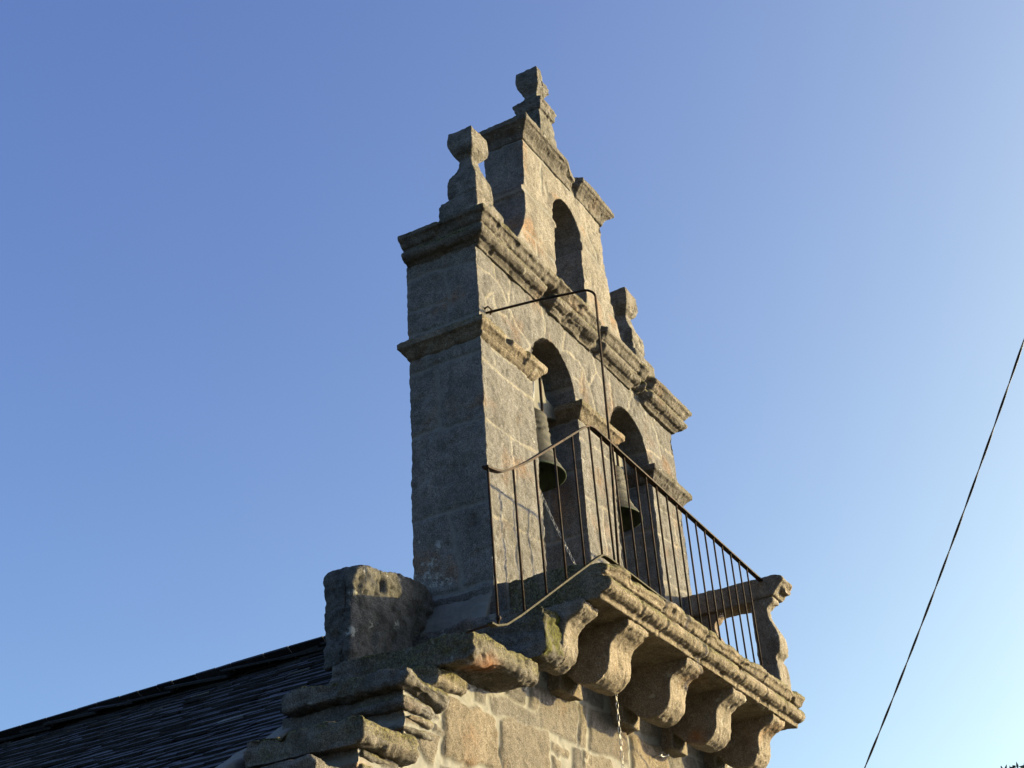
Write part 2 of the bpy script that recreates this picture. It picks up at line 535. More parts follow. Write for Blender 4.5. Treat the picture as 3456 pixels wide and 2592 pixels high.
# ================================================================== THE BELL GABLE
W, DEP = 3.86, 0.68
FRONT = [[(-0.2, 1.33), (0.35, 1.34), (0.86, 1.41)], [(0.38, 1.34), (0.42, 1.06), (0.38, 0.62)], [(-0.2, 0.57), (0.38, 0.59), (0.86, 0.61)],
         [(-0.2, 0.03), (4.1, 0.03)], [(-0.2, 1.88), (0.42, 1.85), (0.86, 1.88)], [(0.21, 2.16), (0.21, 1.9)],
         [(1.55, 1.86), (1.96, 1.91), (2.4, 1.93)], [(1.55, 1.34), (1.97, 1.36), (2.4, 1.37)], [(1.98, 1.37), (1.99, 1.16), (2.01, 0.7), (2.0, 0.62)],
         [(1.55, 0.62), (2.4, 0.6)],
         [(3.05, 1.84), (3.58, 1.87), (4.0, 1.89)], [(3.05, 1.07), (3.54, 1.1), (4.0, 1.13)], [(3.05, 1.52), (4.0, 1.58)], [(3.05, 0.5), (4.0, 0.52)],
         [(3.5, 1.1), (3.46, 0.5)], [(3.6, 1.87), (3.62, 1.56)],
         [(-0.2, 2.74), (0.21, 2.77), (0.37, 2.72), (0.53, 2.59)], [(0.27, 3.0), (0.29, 2.75)], [(0.53, 2.6), (0.61, 2.49), (0.85, 2.41)],
         [(1.1, 3.0), (1.14, 2.79), (1.1, 2.6)], [(0.57, 2.95), (0.5, 2.59)], [(1.54, 2.95), (1.47, 2.68)], [(1.47, 2.68), (1.71, 2.75), (1.84, 2.68), (1.96, 2.55), (2.02, 2.3)],
         [(1.96, 2.55), (2.12, 2.79), (2.07, 3.0)], [(2.39, 3.0), (2.44, 2.72), (2.42, 2.5)], [(2.92, 3.0), (2.74, 2.6)], [(3.25, 3.0), (3.42, 2.7), (3.47, 2.45), (3.0, 2.42)],
         [(3.47, 2.62), (4.0, 2.6)], [(0.26, 2.59), (0.3, 2.46), (0.49, 2.51)], [(0.86, 2.42), (0.69, 2.25)], [(0.26, 2.59), (0.12, 2.5), (0.1, 2.3)],
         [(1.84, 2.68), (1.78, 2.4)], [(1.62, 2.52), (1.82, 2.5)], [(2.12, 2.79), (2.3, 2.7)], [(-0.2, 2.28), (4.0, 2.28)], [(-0.2, 2.06), (4.0, 2.06)]]
SIDE = [[(0.9, 1.35), (0.46, 1.38), (0.34, 1.36), (-0.1, 1.36)], [(0.41, 1.88), (0.41, 1.63), (0.41, 1.39)], [(0.9, 1.94), (0.32, 1.94), (-0.1, 1.93)],
        [(0.9, 2.84), (0.29, 2.82), (-0.1, 2.75)], [(0.9, 0.66), (0.36, 0.66), (-0.1, 0.65)], [(0.37, 0.63), (0.31, 0.42), (0.27, 0.0)], [(0.9, 2.07), (-0.1, 2.06)],
        [(0.9, 0.03), (-0.1, 0.03)], [(0.9, 2.28), (-0.1, 2.28)], [(0.3, 2.82), (0.28, 2.5), (0.3, 2.28)], [(0.3, 2.5), (0.9, 2.52)]]
REV = [[(0.9, 1.62), (0.4, 1.6), (-0.1, 1.58)], [(0.9, 1.0), (0.3, 0.98), (-0.1, 1.0)], [(0.35, 1.6), (0.36, 1.0)], [(0.9, 0.45), (-0.1, 0.44)], [(0.9, 2.06), (-0.1, 2.06)],
       [(0.9, 2.38), (-0.1, 2.36)]]
J_FRONT = Joints(FRONT, (-0.2, -0.2, 4.1, 3.1), 0.01, 0.012, 0.035, 3)
J_SIDE = Joints(SIDE, (-0.2, -0.2, 0.95, 3.1), 0.01, 0.015, 0.035, 4)
J_REV = Joints(REV, (-0.2, -0.2, 0.95, 3.1), 0.01, 0.014, 0.035, 6)

def tower_joints(P, Nn):
    fm, ft, fd = J_FRONT(P[:, 0], P[:, 2])
    smm, st, sd = J_SIDE(P[:, 1], P[:, 2])
    rm, rt_, rd = J_REV(P[:, 1], P[:, 2])
    outer = (P[:, 0] < 0.2) | (P[:, 0] > 3.7)
    fm = fm * 0.55
    isf = np.abs(Nn[:, 1]) > 0.6
    f = lambda a, b, c: np.where(isf, a, np.where(outer, b, c)).astype(np.float32)
    return f(fm, smm, rm), f(ft, st, rt_), f(fd, sd, rd)

gable = thing('bell_gable', 'tall granite bell gable with two bell arches and a small open arch on top', 'bell gable', (1.93, 0.34, 0))

def arch(x0, x1, zs, zc, n=14):
    """front outline of an opening, from its foot on the left round to its foot on the right"""
    c = (x0 + x1) / 2; a = (x1 - x0) / 2; h = zc - zs
    return [(c - a * math.cos(PI * k / n), zs + h * math.sin(PI * k / n)) for k in range(n + 1)]

poly = [(0, -0.02), (0.84, -0.02)] + arch(0.835, 1.62, 2.20, 2.64) + [(1.63, -0.02), (2.30, -0.02)] + arch(2.30, 3.13, 2.18, 2.645) + [(3.15, -0.02), (W, -0.02), (3.80, 2.97), (-0.02, 2.97)]
bm = bmesh.new(); extrude_poly(bm, poly, 'y', 0, DEP)
rock('lower_tier', bm, M_TOWER, gable, 0.0125, 0.007, 0.012, 0.004, 1, tower_joints, moss=0.3, seed=1, jdepth=0.013, pale=[((0, 0.50, 0.30), 0.05), ((0, 0.55, 0.20), 0.06), ((0, 0.62, 0.16), 0.05), ((0, 0.48, 0.14), 0.07), ((0, 0.38, 0.12), 0.04), ((0, 0.66, 0.24), 0.03), ((0, 0.45, 0.42), 0.04)])

# impost mouldings, one per pier, running back through the openings
IMP = [(-0.03, 2.05), (0.005, 2.07), (0.03, 2.10), (0.06, 2.135), (0.085, 2.15), (0.09, 2.20), (0.05, 2.225), (-0.03, 2.27)]
def impwarp(P, P0, Nn):
    # the left impost has lost a piece of its face
    g = smooth(0.04, 0.0, np.abs(P0[:, 0] - 0.33) - 0.02) * (P0[:, 1] < 0.02) * smooth(2.13, 2.17, P0[:, 2])
    P[:, 1] += g * 0.05
    k = (P0[:, 0] < 0.62) & (P0[:, 1] < 0.0) & (P0[:, 2] > 2.10)
    P[k, 1] += 0.018
    return P
for x0, x1, s_ in ((-0.005, 0.84, 5), (1.635, 2.31, 6), (3.13, W - 0.02, 7)):
    bm = bmesh.new(); moulding(bm, (x0, x1, 0.0, DEP), IMP, 0.6)
    rock('impost_moulding', bm, M_MOULD, gable, 0.009, 0.006, 0.006, 0.003, 0, None, moss=0.8, moss_front=0.6, warp=impwarp if s_ == 5 else None, seed=s_)

# main cornice, broken in places along the front
COR = [(-0.05, 2.92), (0.012, 2.925), (0.018, 2.945), (0.036, 2.95), (0.042, 2.965), (0.075, 2.970), (0.107, 2.990), (0.122, 3.020), (0.114, 3.048), (0.090, 3.064), (0.068, 3.070), (0.068, 3.080), (0.108, 3.088),
       (0.122, 3.105), (0.140, 3.135), (0.165, 3.148), (0.170, 3.185), (0.11, 3.225), (-0.08, 3.345), (-0.12, 3.365)]
def corwarp(P, P0, Nn):
    fr = smooth(0.05, -0.02, P0[:, 1])
    q = P0[:, 0] + 0.05 * fbm(P0, 0.12, 2, 66)
    def gap(xc, hw, dep, z0=2.8, z1=3.4, s=0.02):
        return smooth(hw + s, hw - s, np.abs(q - xc)) * dep * smooth(z0 - .02, z0 + .02, P0[:, 2]) * smooth(z1 + .02, z1 - .02, P0[:, 2])
    dep = np.maximum.reduce([gap(1.08, 0.07, 0.10, 2.8, 3.09), gap(2.03, 0.05, 0.07), gap(2.93, 0.05, 0.06, 2.8, 3.06), gap(3.05, 0.035, 0.05, 2.8, 3.40)])
    P[:, 1] += dep * fr
    # the middle stone sits proud and is badly worn; the last one has dropped a little
    mid = smooth(0.03, -0.01, np.abs(q - 1.55) - 0.40) * fr
    P[:, 1] -= mid * 0.02
    P[:, 1] += mid * 0.03 * np.clip(fbm(P0 * np.array((0.5, 1, 1)), 0.08, 3, 91) + 0.25, 0, 1)
    last = smooth(3.02, 3.10, q)
    P[:, 2] -= last * 0.055
    P[:, 1] -= last * fr * 0.015
    return P
bm = bmesh.new(); moulding(bm, (0, W - 0.05, 0.0, DEP - 0.02), COR, 0.0)
rock('cornice', bm, M_MOULD, gable, 0.0095, 0.005, 0.007, 0.003, 0, None, chip=0.016, moss=0.9, moss_front=0.75, warp=corwarp, seed=12)

# upper tier: one small arch, volute feet
YF, YB = 0.085, 0.50
up_poly = [(0.70, 3.30), (0.80, 3.50), (0.90, 3.64), (0.985, 3.78), (1.035, 3.95), (1.06, 4.12), (1.065, 4.20), (1.04, 4.22), (1.04, 4.30), (1.085, 4.32), (1.10, 4.6), (1.12, 4.91),
           (2.76, 4.91), (2.74, 4.55), (2.745, 4.32), (2.79, 4.28), (2.76, 4.2), (2.79, 4.0), (2.84, 3.82), (2.93, 3.66), (3.05, 3.50), (3.15, 3.30), (2.20, 3.30)] \
          + [(2.185, 4.14), (2.185, 4.235), (2.235, 4.25)] + arch(1.625, 2.235, 4.28, 4.64)[::-1] + [(1.625, 4.25), (1.665, 4.24), (1.665, 4.17), (1.62, 4.14), (1.60, 3.30)]
UPJ = [[(0.6, 4.24), (1.41, 4.27), (1.70, 4.26)], [(1.5, 4.95), (1.48, 4.47)], [(1.0, 4.885), (2.9, 4.885)], [(2.41, 4.95), (2.42, 4.55), (2.58, 4.42), (2.6, 4.3)], [(2.2, 4.38), (2.9, 4.26)],
       [(0.6, 3.76), (1.33, 3.76), (1.7, 3.72)], [(2.15, 3.8), (3.0, 3.78)], [(2.6, 3.8), (2.62, 3.4)], [(1.25, 3.76), (1.2, 3.4)], [(1.62, 4.5), (1.55, 4.62)]]
J_UP = Joints(UPJ, (0.5, 3.2, 3.3, 5.0), 0.01, 0.013, 0.03, 8)
UPS = [[(-.1, 4.25), (0.9, 4.25)], [(-.1, 3.74), (0.9, 3.76)], [(-.1, 4.885), (0.9, 4.885)]]
J_UPS = Joints(UPS, (-0.1, 3.2, 0.9, 5.0), 0.01, 0.015, 0.03, 9)
def up_joints(P, Nn):
    a = J_UP(P[:, 0], P[:, 2]); b = J_UPS(P[:, 1], P[:, 2])
    isf = np.abs(Nn[:, 1]) > 0.6
    return tuple(np.where(isf, p, q).astype(np.float32) for p, q in zip(a, b))
bm = bmesh.new(); extrude_poly(bm, up_poly, 'y', YF, YB)
def upwarp(P, P0, Nn):
    # the blocks below the string course stand a little proud
    k = smooth(4.24, 4.20, P0[:, 2]) * smooth(0.0, -0.5, Nn[:, 1])
    P[:, 1] -= 0.012 * k
    return P
rock('upper_tier', bm, M_TOWER, gable, 0.0125, 0.007, 0.012, 0.004, 1, up_joints, moss=0.5, seed=21, warp=upwarp)

# crown cornice, two stones with an open joint; the right hand stone is set back
UC = [(-0.05, 4.87), (0.005, 4.88), (0.014, 4.91), (0.03, 4.94), (0.055, 4.968), (0.082, 4.99), (0.085, 5.003), (0.108, 5.012), (0.110, 5.065), (0.06, 5.085), (-0.05, 5.12)]
def ucwarp(P, P0, Nn):
    q = P0[:, 0] + 0.03 * fbm(P0, 0.1, 2, 5)
    g = smooth(0.045, 0.015, np.abs(q - 2.14)) * smooth(0.2, 0.1, P0[:, 1])
    P[:, 1] += g * 0.035
    wr = smooth(1.85, 2.02, q) * smooth(2.16, 2.13, q)
    P[:, 2] -= 0.035 * wr * smooth(4.95, 5.03, P0[:, 2])
    P[:, 1] += 0.05 * wr * smooth(4.93, 4.99, P0[:, 2]) * smooth(0.2, 0.1, P0[:, 1])
    return P
bm = bmesh.new(); moulding(bm, (1.12, 2.78, YF, YB), UC)
rock('crown_cornice', bm, M_MOULD, gable, 0.009, 0.006, 0.010, 0.003, 0, None, moss=0.9, moss_front=0.45, warp=ucwarp, seed=23)

# pinnacles on the shoulders
def pinnacle(cx, cy, z0, s_, base=True):
    bm = bmesh.new()
    def R(z, w, d=None): d = d or w; return (z0 + z, cx - w, cx + w, cy - d, cy + d)
    lv = [R(-0.12, .235, .20), R(0.27, .228, .195), R(0.315, .205, .18), R(0.335, .165, .158), R(0.35, .146, .142), R(0.385, .143, .139), R(0.395, .152, .150), R(0.55, .150, .150), R(0.58, .148, .148), R(0.63, .124, .125), R(0.69, .096, .097), R(0.75, .076, .077), R(0.80, .064, .065), R(0.835, .060, .060),
          R(0.85, .074, .070), R(0.88, .108, .098), R(0.92, .134, .12), R(0.97, .146, .13), R(1.03, .146, .13), R(1.09, .142, .127), R(1.12, .136, .122), R(1.13, .12, .108)]
    loft(bm, lv)
    return rock('pinnacle', bm, M_PIN, gable, 0.009, 0.008, 0.012, 0.003, 1, None, moss=0.4, seed=s_, tintv=0.4)
pinnacle(0.46, 0.305, 3.40, 31)
pinnacle(3.50, 0.27, 3.36, 37)

# the pinnacle on top with its scrolled foot and broken knob
cx, cy = 1.90, 0.315
bm = bmesh.new()
extrude_poly(bm, [(1.46, 5.06), (1.56, 5.16), (1.66, 5.30), (1.72, 5.43), (1.735, 5.52), (2.07, 5.52), (2.09, 5.44), (2.16, 5.32), (2.28, 5.20), (2.42, 5.06)], 'y', cy - 0.115, cy + 0.115)
for sx in (-1, 1):       # scroll eyes on the foot
    extrude_poly(bm, [(1.895 + sx * (0.16 + 0.055 * math.cos(a)), 5.30 + 0.055 * math.sin(a)) for a in np.linspace(0, 2 * PI, 12, endpoint=False)], 'y', cy - 0.135, cy + 0.135)
def R2(z, w, d=None, dx=0): d = d or w; return (z + 0.08, cx - w + dx, cx + w + dx, cy - d, cy + d)
loft(bm, [R2(4.98, .165, .13), R2(5.60, .160, .128), R2(5.66, .15, .118), R2(5.695, .142, .112), R2(5.70, .160, .138), R2(5.73, .168, .15), R2(5.775, .172, .153), R2(5.785, .182, .164), R2(5.815, .182, .164), R2(5.83, .16, .145), R2(5.86, .13, .125), R2(5.91, .09, .09), R2(5.965, .07, .07),
          R2(5.99, .075, .07), R2(6.02, .095, .09), R2(6.07, .128, .12), R2(6.13, .142, .13), R2(6.20, .144, .132), R2(6.25, .138, .126), R2(6.285, .128, .118)])
def topwarp(P, P0, Nn):
    # bite broken out of the knob's right half
    t = smooth(cx - 0.045, cx - 0.005, P0[:, 0] + 0.03 * fbm(P0, 0.05, 2, 3)) * smooth(6.14, 6.20, P0[:, 2])
    P[:, 2] -= t * np.clip(P0[:, 2] - 6.20 - 0.05 * fbm(P0, 0.05, 2, 8), 0, 1) * 0.55
    gsl = smooth(0.035, 0.0, np.abs(P0[:, 0] - cx - 0.01)) * smooth(6.17, 6.25, P0[:, 2])
    P[:, 2] -= gsl * 0.06
    P[:, 1] += t * 0.03 * (P0[:, 1] < cy)
    return P
rock('pinnacle', bm, M_PIN, gable, 0.0085, 0.008, 0.010, 0.003, 1, None, moss=0.7, moss_front=0.25, warp=topwarp, seed=43, tintv=0.3)

# ================================================================== THE CHURCH: gable wall, steps, roof
church = thing('church', 'granite church front with stepped gable and dark slate roof below the bell gable', 'church', (1.93, 5.0, GZ))
ST = [[(-0.89, -1.05), (-0.76, -1.03), (-0.27, -1.05), (-0.23, -1.35), (-0.25, -1.4), (-0.9, -1.42)], [(-0.19, -1.03), (0.04, -1.0), (0.46, -0.99), (0.45, -1.36), (-0.20, -1.39)],
      [(0.37, -0.69), (0.94, -0.64), (0.91, -0.95), (0.37, -0.97)], [(0.95, -0.65), (1.08, -0.63), (1.04, -0.95), (0.92, -0.95)], [(1.14, -0.63), (1.38, -0.62), (1.76, -0.64), (1.74, -0.92), (1.09, -0.94)],
      [(-0.32, -0.9), (0.33, -0.87), (0.33, -0.97), (-0.32, -1.02)], [(-0.5, -0.91), (-0.36, -0.91), (-0.38, -1.0), (-0.5, -1.0)], [(-0.1, -0.73), (0.15, -0.68), (0.13, -0.84), (-0.1, -0.86)], [(0.22, -0.68), (0.36, -0.67), (0.34, -0.83), (0.2, -0.84)],
      [(0.51, -1.03), (0.76, -1.01), (0.76, -1.09), (0.5, -1.1)], [(0.82, -0.98), (0.94, -0.98), (0.92, -1.15), (0.79, -1.18)], [(0.97, -0.98), (1.43, -0.95), (1.53, -1.1), (0.94, -1.16)],
      [(1.81, -0.67), (2.44, -0.64), (2.55, -0.93), (1.77, -0.98)], [(2.49, -0.67), (3.1, -0.61), (3.28, -0.9), (2.6, -0.92)], [(0.5, -1.13), (0.64, -1.12), (0.63, -1.28), (0.49, -1.3)], [(-0.48, -0.84), (-0.12, -0.79), (-0.15, -0.85), (-0.44, -0.86)],
      [(-0.92, -1.47), (-0.73, -1.48), (-0.75, -1.68), (-1.08, -1.71)], [(-1.18, -1.35), (-0.95, -1.33), (-1.0, -1.5), (-1.1, -1.51), (-1.2, -1.44)],
      [(-1.34, -1.17), (-1.13, -1.15), (-0.96, -1.20), (-1.33, -1.24)], [(-1.57, -1.56), (-1.41, -1.55), (-1.45, -1.62), (-1.59, -1.63)], [(-1.02, -1.27), (-0.91, -1.28), (-0.93, -1.31), (-1.02, -1.32)], [(-0.70, -1.44), (0.0, -1.45), (0.02, -1.72), (-0.72, -1.7)], [(-1.36, -1.28), (-1.11, -1.26), (-1.17, -1.3), (-1.34, -1.31)],
      [(3.15, -0.6), (3.9, -0.6), (3.95, -0.9), (3.35, -0.92)], [(0.4, -0.3), (1.4, -0.28), (1.4, -0.58), (0.42, -0.62)], [(1.5, -0.3), (2.5, -0.28), (2.5, -0.58), (1.52, -0.58)], [(2.55, -0.3), (3.7, -0.28), (3.7, -0.55), (2.56, -0.58)]]
# the rest of the wall in rough courses
z = -1.02
row = 0
rr = random.Random(5)
while z > -2.4:
    h = rr.uniform(0.24, 0.36); x = -3.4 + rr.uniform(0, .3)
    while x < 4.7:
        w_ = rr.uniform(0.28, 0.75)
        zt = -1.2 if x > 0.9 else -1.76
        if x < -1.6: zt = -1.7
        top = min(z, zt) - 0.03
        if top - (z - h) > 0.12 and not (x < 0.95 and x + w_ > -1.7 and z > -1.7):
            ST.append([(x + .02, z - h + .02 + rr.uniform(-.02, .02)), (x + w_ - .02, z - h + .02), (x + w_ - .02 + rr.uniform(-.02, .02), top), (x + .02, top + rr.uniform(-.02, .02))])
        x += w_
    z -= h
J_WALL = Joints([], (-3.5, -2.6, 4.8, 0.0), 0.012, 0.022, 0.045, 14, stones=ST)
J_RIS = Joints([[(-.3, -0.5), (1.2, -.52)], [(-.3, -.86), (1.2, -.84)], [(-.3, -1.3), (1.2, -1.28)], [(-.3, -1.62), (1.2, -1.6)], [(.2, -.5), (.22, -1.3)], [(.5, -1.3), (.5, -2)]], (-.3, -2.6, 1.2, 0.1), 0.012, 0.03, 0.06, 15)
def wall_joints(P, Nn):
    a = J_WALL(P[:, 0], P[:, 2]); b = J_RIS(P[:, 1], P[:, 2])
    isf = np.abs(Nn[:, 1]) > 0.55
    return tuple(np.where(isf, p, q).astype(np.float32) for p, q in zip(a, b))
WF = -0.12
body = [(-3.3, -2.4), (-3.3, -2.2), (-2.75, -2.2), (-2.75, -1.98), (-2.22, -1.98), (-2.22, -1.72), (-1.80, -1.72), (-1.80, -1.50), (-1.34, -1.50), (-1.34, -1.12), (-0.95, -1.12), (-0.93, -0.80), (-0.20, -0.80), (-0.20, -0.55), (-0.03, -0.55), (-0.03, -0.012),
        (W + 0.03, -0.012), (W + 0.05, -0.4), (4.6, -0.9), (4.6, -2.4)]
bm = bmesh.new(); extrude_poly(bm, body, 'y', WF, 0.80)
front_wall = rock('front_wall', bm, M_WALL, church, 0.0165, 0.008, 0.012, 0.005, 1, wall_joints, jdepth=0.016, moss=0.3, seed=51, stain=((-1.72, -0.12, -1.75), (0.30, 0.30, 0.16), 0.35))
# plain masonry below, to the ground, with the portal
bm = bmesh.new()
extrude_poly(bm, [(-4.6, GZ), (0.9, GZ)] + arch(0.9, 2.96, -3.6, -2.75) + [(2.96, GZ), (8.4, GZ), (8.4, -3.25), (6.2, -1.9), (4.58, -0.92), (4.58, -2.41), (-3.28, -2.41), (-3.28, -2.35), (-4.6, -3.15)], 'y', WF + 0.01, 0.78)
J_LOW = Joints([[(-5, -2.8), (9, -2.82)], [(-5, -3.2), (9, -3.22)], [(-5, -3.6), (9, -3.6)], [(-5, -4.05), (9, -4.0)], [(-5, -4.5), (9, -4.5)], [(-5, -5.0), (9, -4.95)]] +
               [[(x, -2.4 - 0.42 * r), (x + 0.03, -2.82 - 0.42 * r)] for r in range(7) for x in np.arange(-4.6 + (r % 2) * 0.37, 8.4, 0.78)], (-5, -5.5, 9, -0.8), 0.02, 0.02, 0.05, 19)
rock('lower_wall', bm, M_WALL, church, 0.035, 0.012, 0.012, 0.005, 1, lambda P, Nn: tuple(a.astype(np.float32) for a in J_LOW(P[:, 0], P[:, 2])), seed=52)
bm = bmesh.new(); extrude_poly(bm, [(0.85, GZ), (3.0, GZ), (3.0, -2.7), (0.85, -2.7)], 'y', 0.34, 0.42)
for x in np.arange(0.95, 3.0, 0.25): box(bm, x, 0.30, GZ, x + 0.23, 0.345, -2.72)
door = link('door', bm_mesh(bm, 'door'), M_WOOD, church)
# nave side walls
for xa, xb in ((-4.55, -3.95), (7.8, 8.4)):
    bm = bmesh.new(); box(bm, xa, 0.80, GZ, xb, 15.0, -3.05)
    rock('side_wall', bm, M_WALL, church, 0.06, 0.012, 0.012, 0.004, 1, None, seed=53)
# gable apex behind the tower foot, up to the roof ridge
bm = bmesh.new(); extrude_poly(bm, [(-3.9, -2.9), (7.76, -2.9), (1.93, 0.62)], 'y', 0.70, 0.98)
rock('gable_back', bm, M_WALL, church, 0.03, 0.01, 0.01, 0.004, 1, None, seed=54)

# the steps that climb the gable: rough slabs
def step(x0, x1, yf, yb, zt, th, s_, drop=0.0, **kw):
    """slab with a rounded front nose; x0..x1 across, zt the tread"""
    bm = bmesh.new()
    prof = [(yb, zt), (yf + 0.05, zt - 0.005), (yf + 0.012, zt - 0.025), (yf, zt - 0.055), (yf, zt - th + 0.05), (yf + 0.025, zt - th + 0.015), (yf + 0.07, zt - th), (yb, zt - th)]
    extrude_poly(bm, prof, 'x', x0, x1)
    def wp(P, P0, Nn):
        P[:, 2] -= drop * (P0[:, 0] - x0) / (x1 - x0)
        return P
    return rock('gable_step', bm, M_STEP, church, 0.0125, 0.014, 0.03, 0.005, 2, None, moss=1.0, warp=wp, seed=s_, strata=0.022, chip=0.020, **kw)
step(-0.25, 0.05, -0.51, 0.60, -0.33, 0.37, 61, green=1.0, moss_front=0.5, label='block step with bright green moss on its front')
step(-1.02, -0.16, -0.42, 0.66, -0.72, 0.18, 62, drop=-0.04, moss_front=0.65, stain=((-0.78, -0.32, -0.90), (0.22, 0.18, 0.10), 0.5), label='long rounded mossy slab step')
step(-1.42, -0.98, -0.20, 0.72, -1.00, 0.115, 63, drop=0.06, moss_front=0.45)
step(-1.03, -0.68, -0.17, 0.4, -0.90, 0.12, 64, moss_front=0.7)
step(-1.88, -1.36, -0.21, 0.62, -1.41, 0.17, 65, moss_front=0.7)
step(-2.32, -1.80, -0.22, 0.40, -1.73, 0.20, 66, moss_front=0.1)
step(-2.85, -2.25, -0.22, 0.85, -2.02, 0.20, 67)
step(-3.40, -2.75, -0.22, 0.85, -2.32, 0.20, 68)
# thin packing stones wedged under the treads
pr = random.Random(21)
for (x0, x1, zlo, zhi, yb) in ((-1.36, -1.05, -1.38, -1.13, 0.62), (-1.80, -1.45, -1.70, -1.58, 0.45), (-0.98, -0.45, -0.96, -0.90, 0.5), (-2.24, -1.95, -1.95, -1.92, 0.3)):
    zz = zlo
    while zz < zhi - 0.02:
        th = pr.uniform(0.035, 0.075)
        xa = x0 - pr.uniform(-0.03, 0.06); xb = min(x1, xa + pr.uniform(0.22, 0.5)); ya = -0.12 - pr.uniform(0.005, 0.045); yb_ = yb * pr.uniform(0.35, 1.0)
        bm = bmesh.new(); loft(bm, [(zz, xa + .03, xb - .02, ya + .02, yb_ - .03), (zz + th * .4, xa, xb, ya, yb_), (zz + th, xa + pr.uniform(0, .03), xb - .03, ya + pr.uniform(0, .02), yb_ - .05)])
        rock('packing_stone', bm, M_STEP, church, 0.0115, 0.010, 0.015, 0.004, 1, None, moss=0.8, moss_front=pr.uniform(0, .5), strata=0.012, chip=0.012, seed=300 + int(zz * -100))
        zz += th + pr.uniform(0.012, 0.05)
# the upright stone behind the top steps, against the tower's flank
bm = bmesh.new()
extrude_poly(bm, [(-1.01, -0.74), (-0.995, -0.30), (-0.98, -0.13), (-0.94, -0.06), (-0.87, -0.035), (-0.70, -0.0), (-0.45, 0.05), (-0.20, 0.07), (-0.03, 0.02), (-0.03, -0.74)], 'y', 0.49, 0.74)
def bwarp(P, P0, Nn):
    # a worn socket in the face, and the corner chamfered back
    d = np.linalg.norm((P0 - np.array((-0.66, 0.50, -0.10))) / np.array((0.06, 0.2, 0.09)), axis=1)
    P[:, 1] += 0.045 * smooth(1.0, 0.3, d) * (P0[:, 1] < 0.6)
    k = smooth(-0.93, -1.05, P0[:, 0]) * (P0[:, 1] < 0.56)
    P[:, 1] += k * 0.05
    return P
rock('shoulder_stone', bm, M_SHOULDER, church, 0.012, 0.016, 0.03, 0.006, 1, None, moss=0.3, strata=0.014, chip=0.03, warp=bwarp, seed=71, tintv=0.45, pale=[((-0.97, 0.5, -0.25), 0.03), ((-0.80, 0.5, -0.42), 0.035), ((-0.98, 0.5, -0.52), 0.04), ((-0.50, 0.5, -0.33), 0.03)], label='upright weathered stone at the head of the steps')
# plinth courses at the foot of the tower flank
bm = bmesh.new(); extrude_poly(bm, [(-0.16, -0.60), (-0.13, -0.30), (-0.045, -0.12), (0.0, 0.0), (0.3, 0.0), (0.3, -0.60)], 'y', 0.02, 0.70)
rock('plinth', bm, M_MORTAR, church, 0.014, 0.006, 0.012, 0.002, 2, None, seed=73)

# cement fillets where the steps meet the slates
bm = bmesh.new()
ROOF_S, ROOF_Z, ROOF_X = 0.63, 0.71, 1.93
rz = lambda x: ROOF_Z - ROOF_S * abs(x - ROOF_X)
pts = [(0.1, 0.06), (-1.0, 0.09), (-1.6, 0.10), (-2.2, 0.11), (-3.2, 0.11)]
for (xa, ha), (xb, hb) in zip(pts[:-1], pts[1:]):
    va = [bm.verts.new(p) for p in ((xa, 0.70, rz(xa) + ha + .06), (xa, 0.86, rz(xa) + ha + .05), (xa, 1.02, rz(xa) + 0.035), (xa, 1.06, rz(xa) - 0.1), (xa, 0.70, rz(xa) - 0.1))]
    vb = [bm.verts.new(p) for p in ((xb, 0.70, rz(xb) + hb + .06), (xb, 0.86, rz(xb) + hb + .05), (xb, 1.02, rz(xb) + 0.035), (xb, 1.06, rz(xb) - 0.1), (xb, 0.70, rz(xb) - 0.1))]
    for i in range(5): bm.faces.new((va[i], va[(i + 1) % 5], vb[(i + 1) % 5], vb[i]))
    bm.faces.new(va); bm.faces.new(vb[::-1])
rock('cement_fillet', bm, M_MORTAR, church, 0.02, 0.006, 0.02, 0.002, 2, None, seed=75)

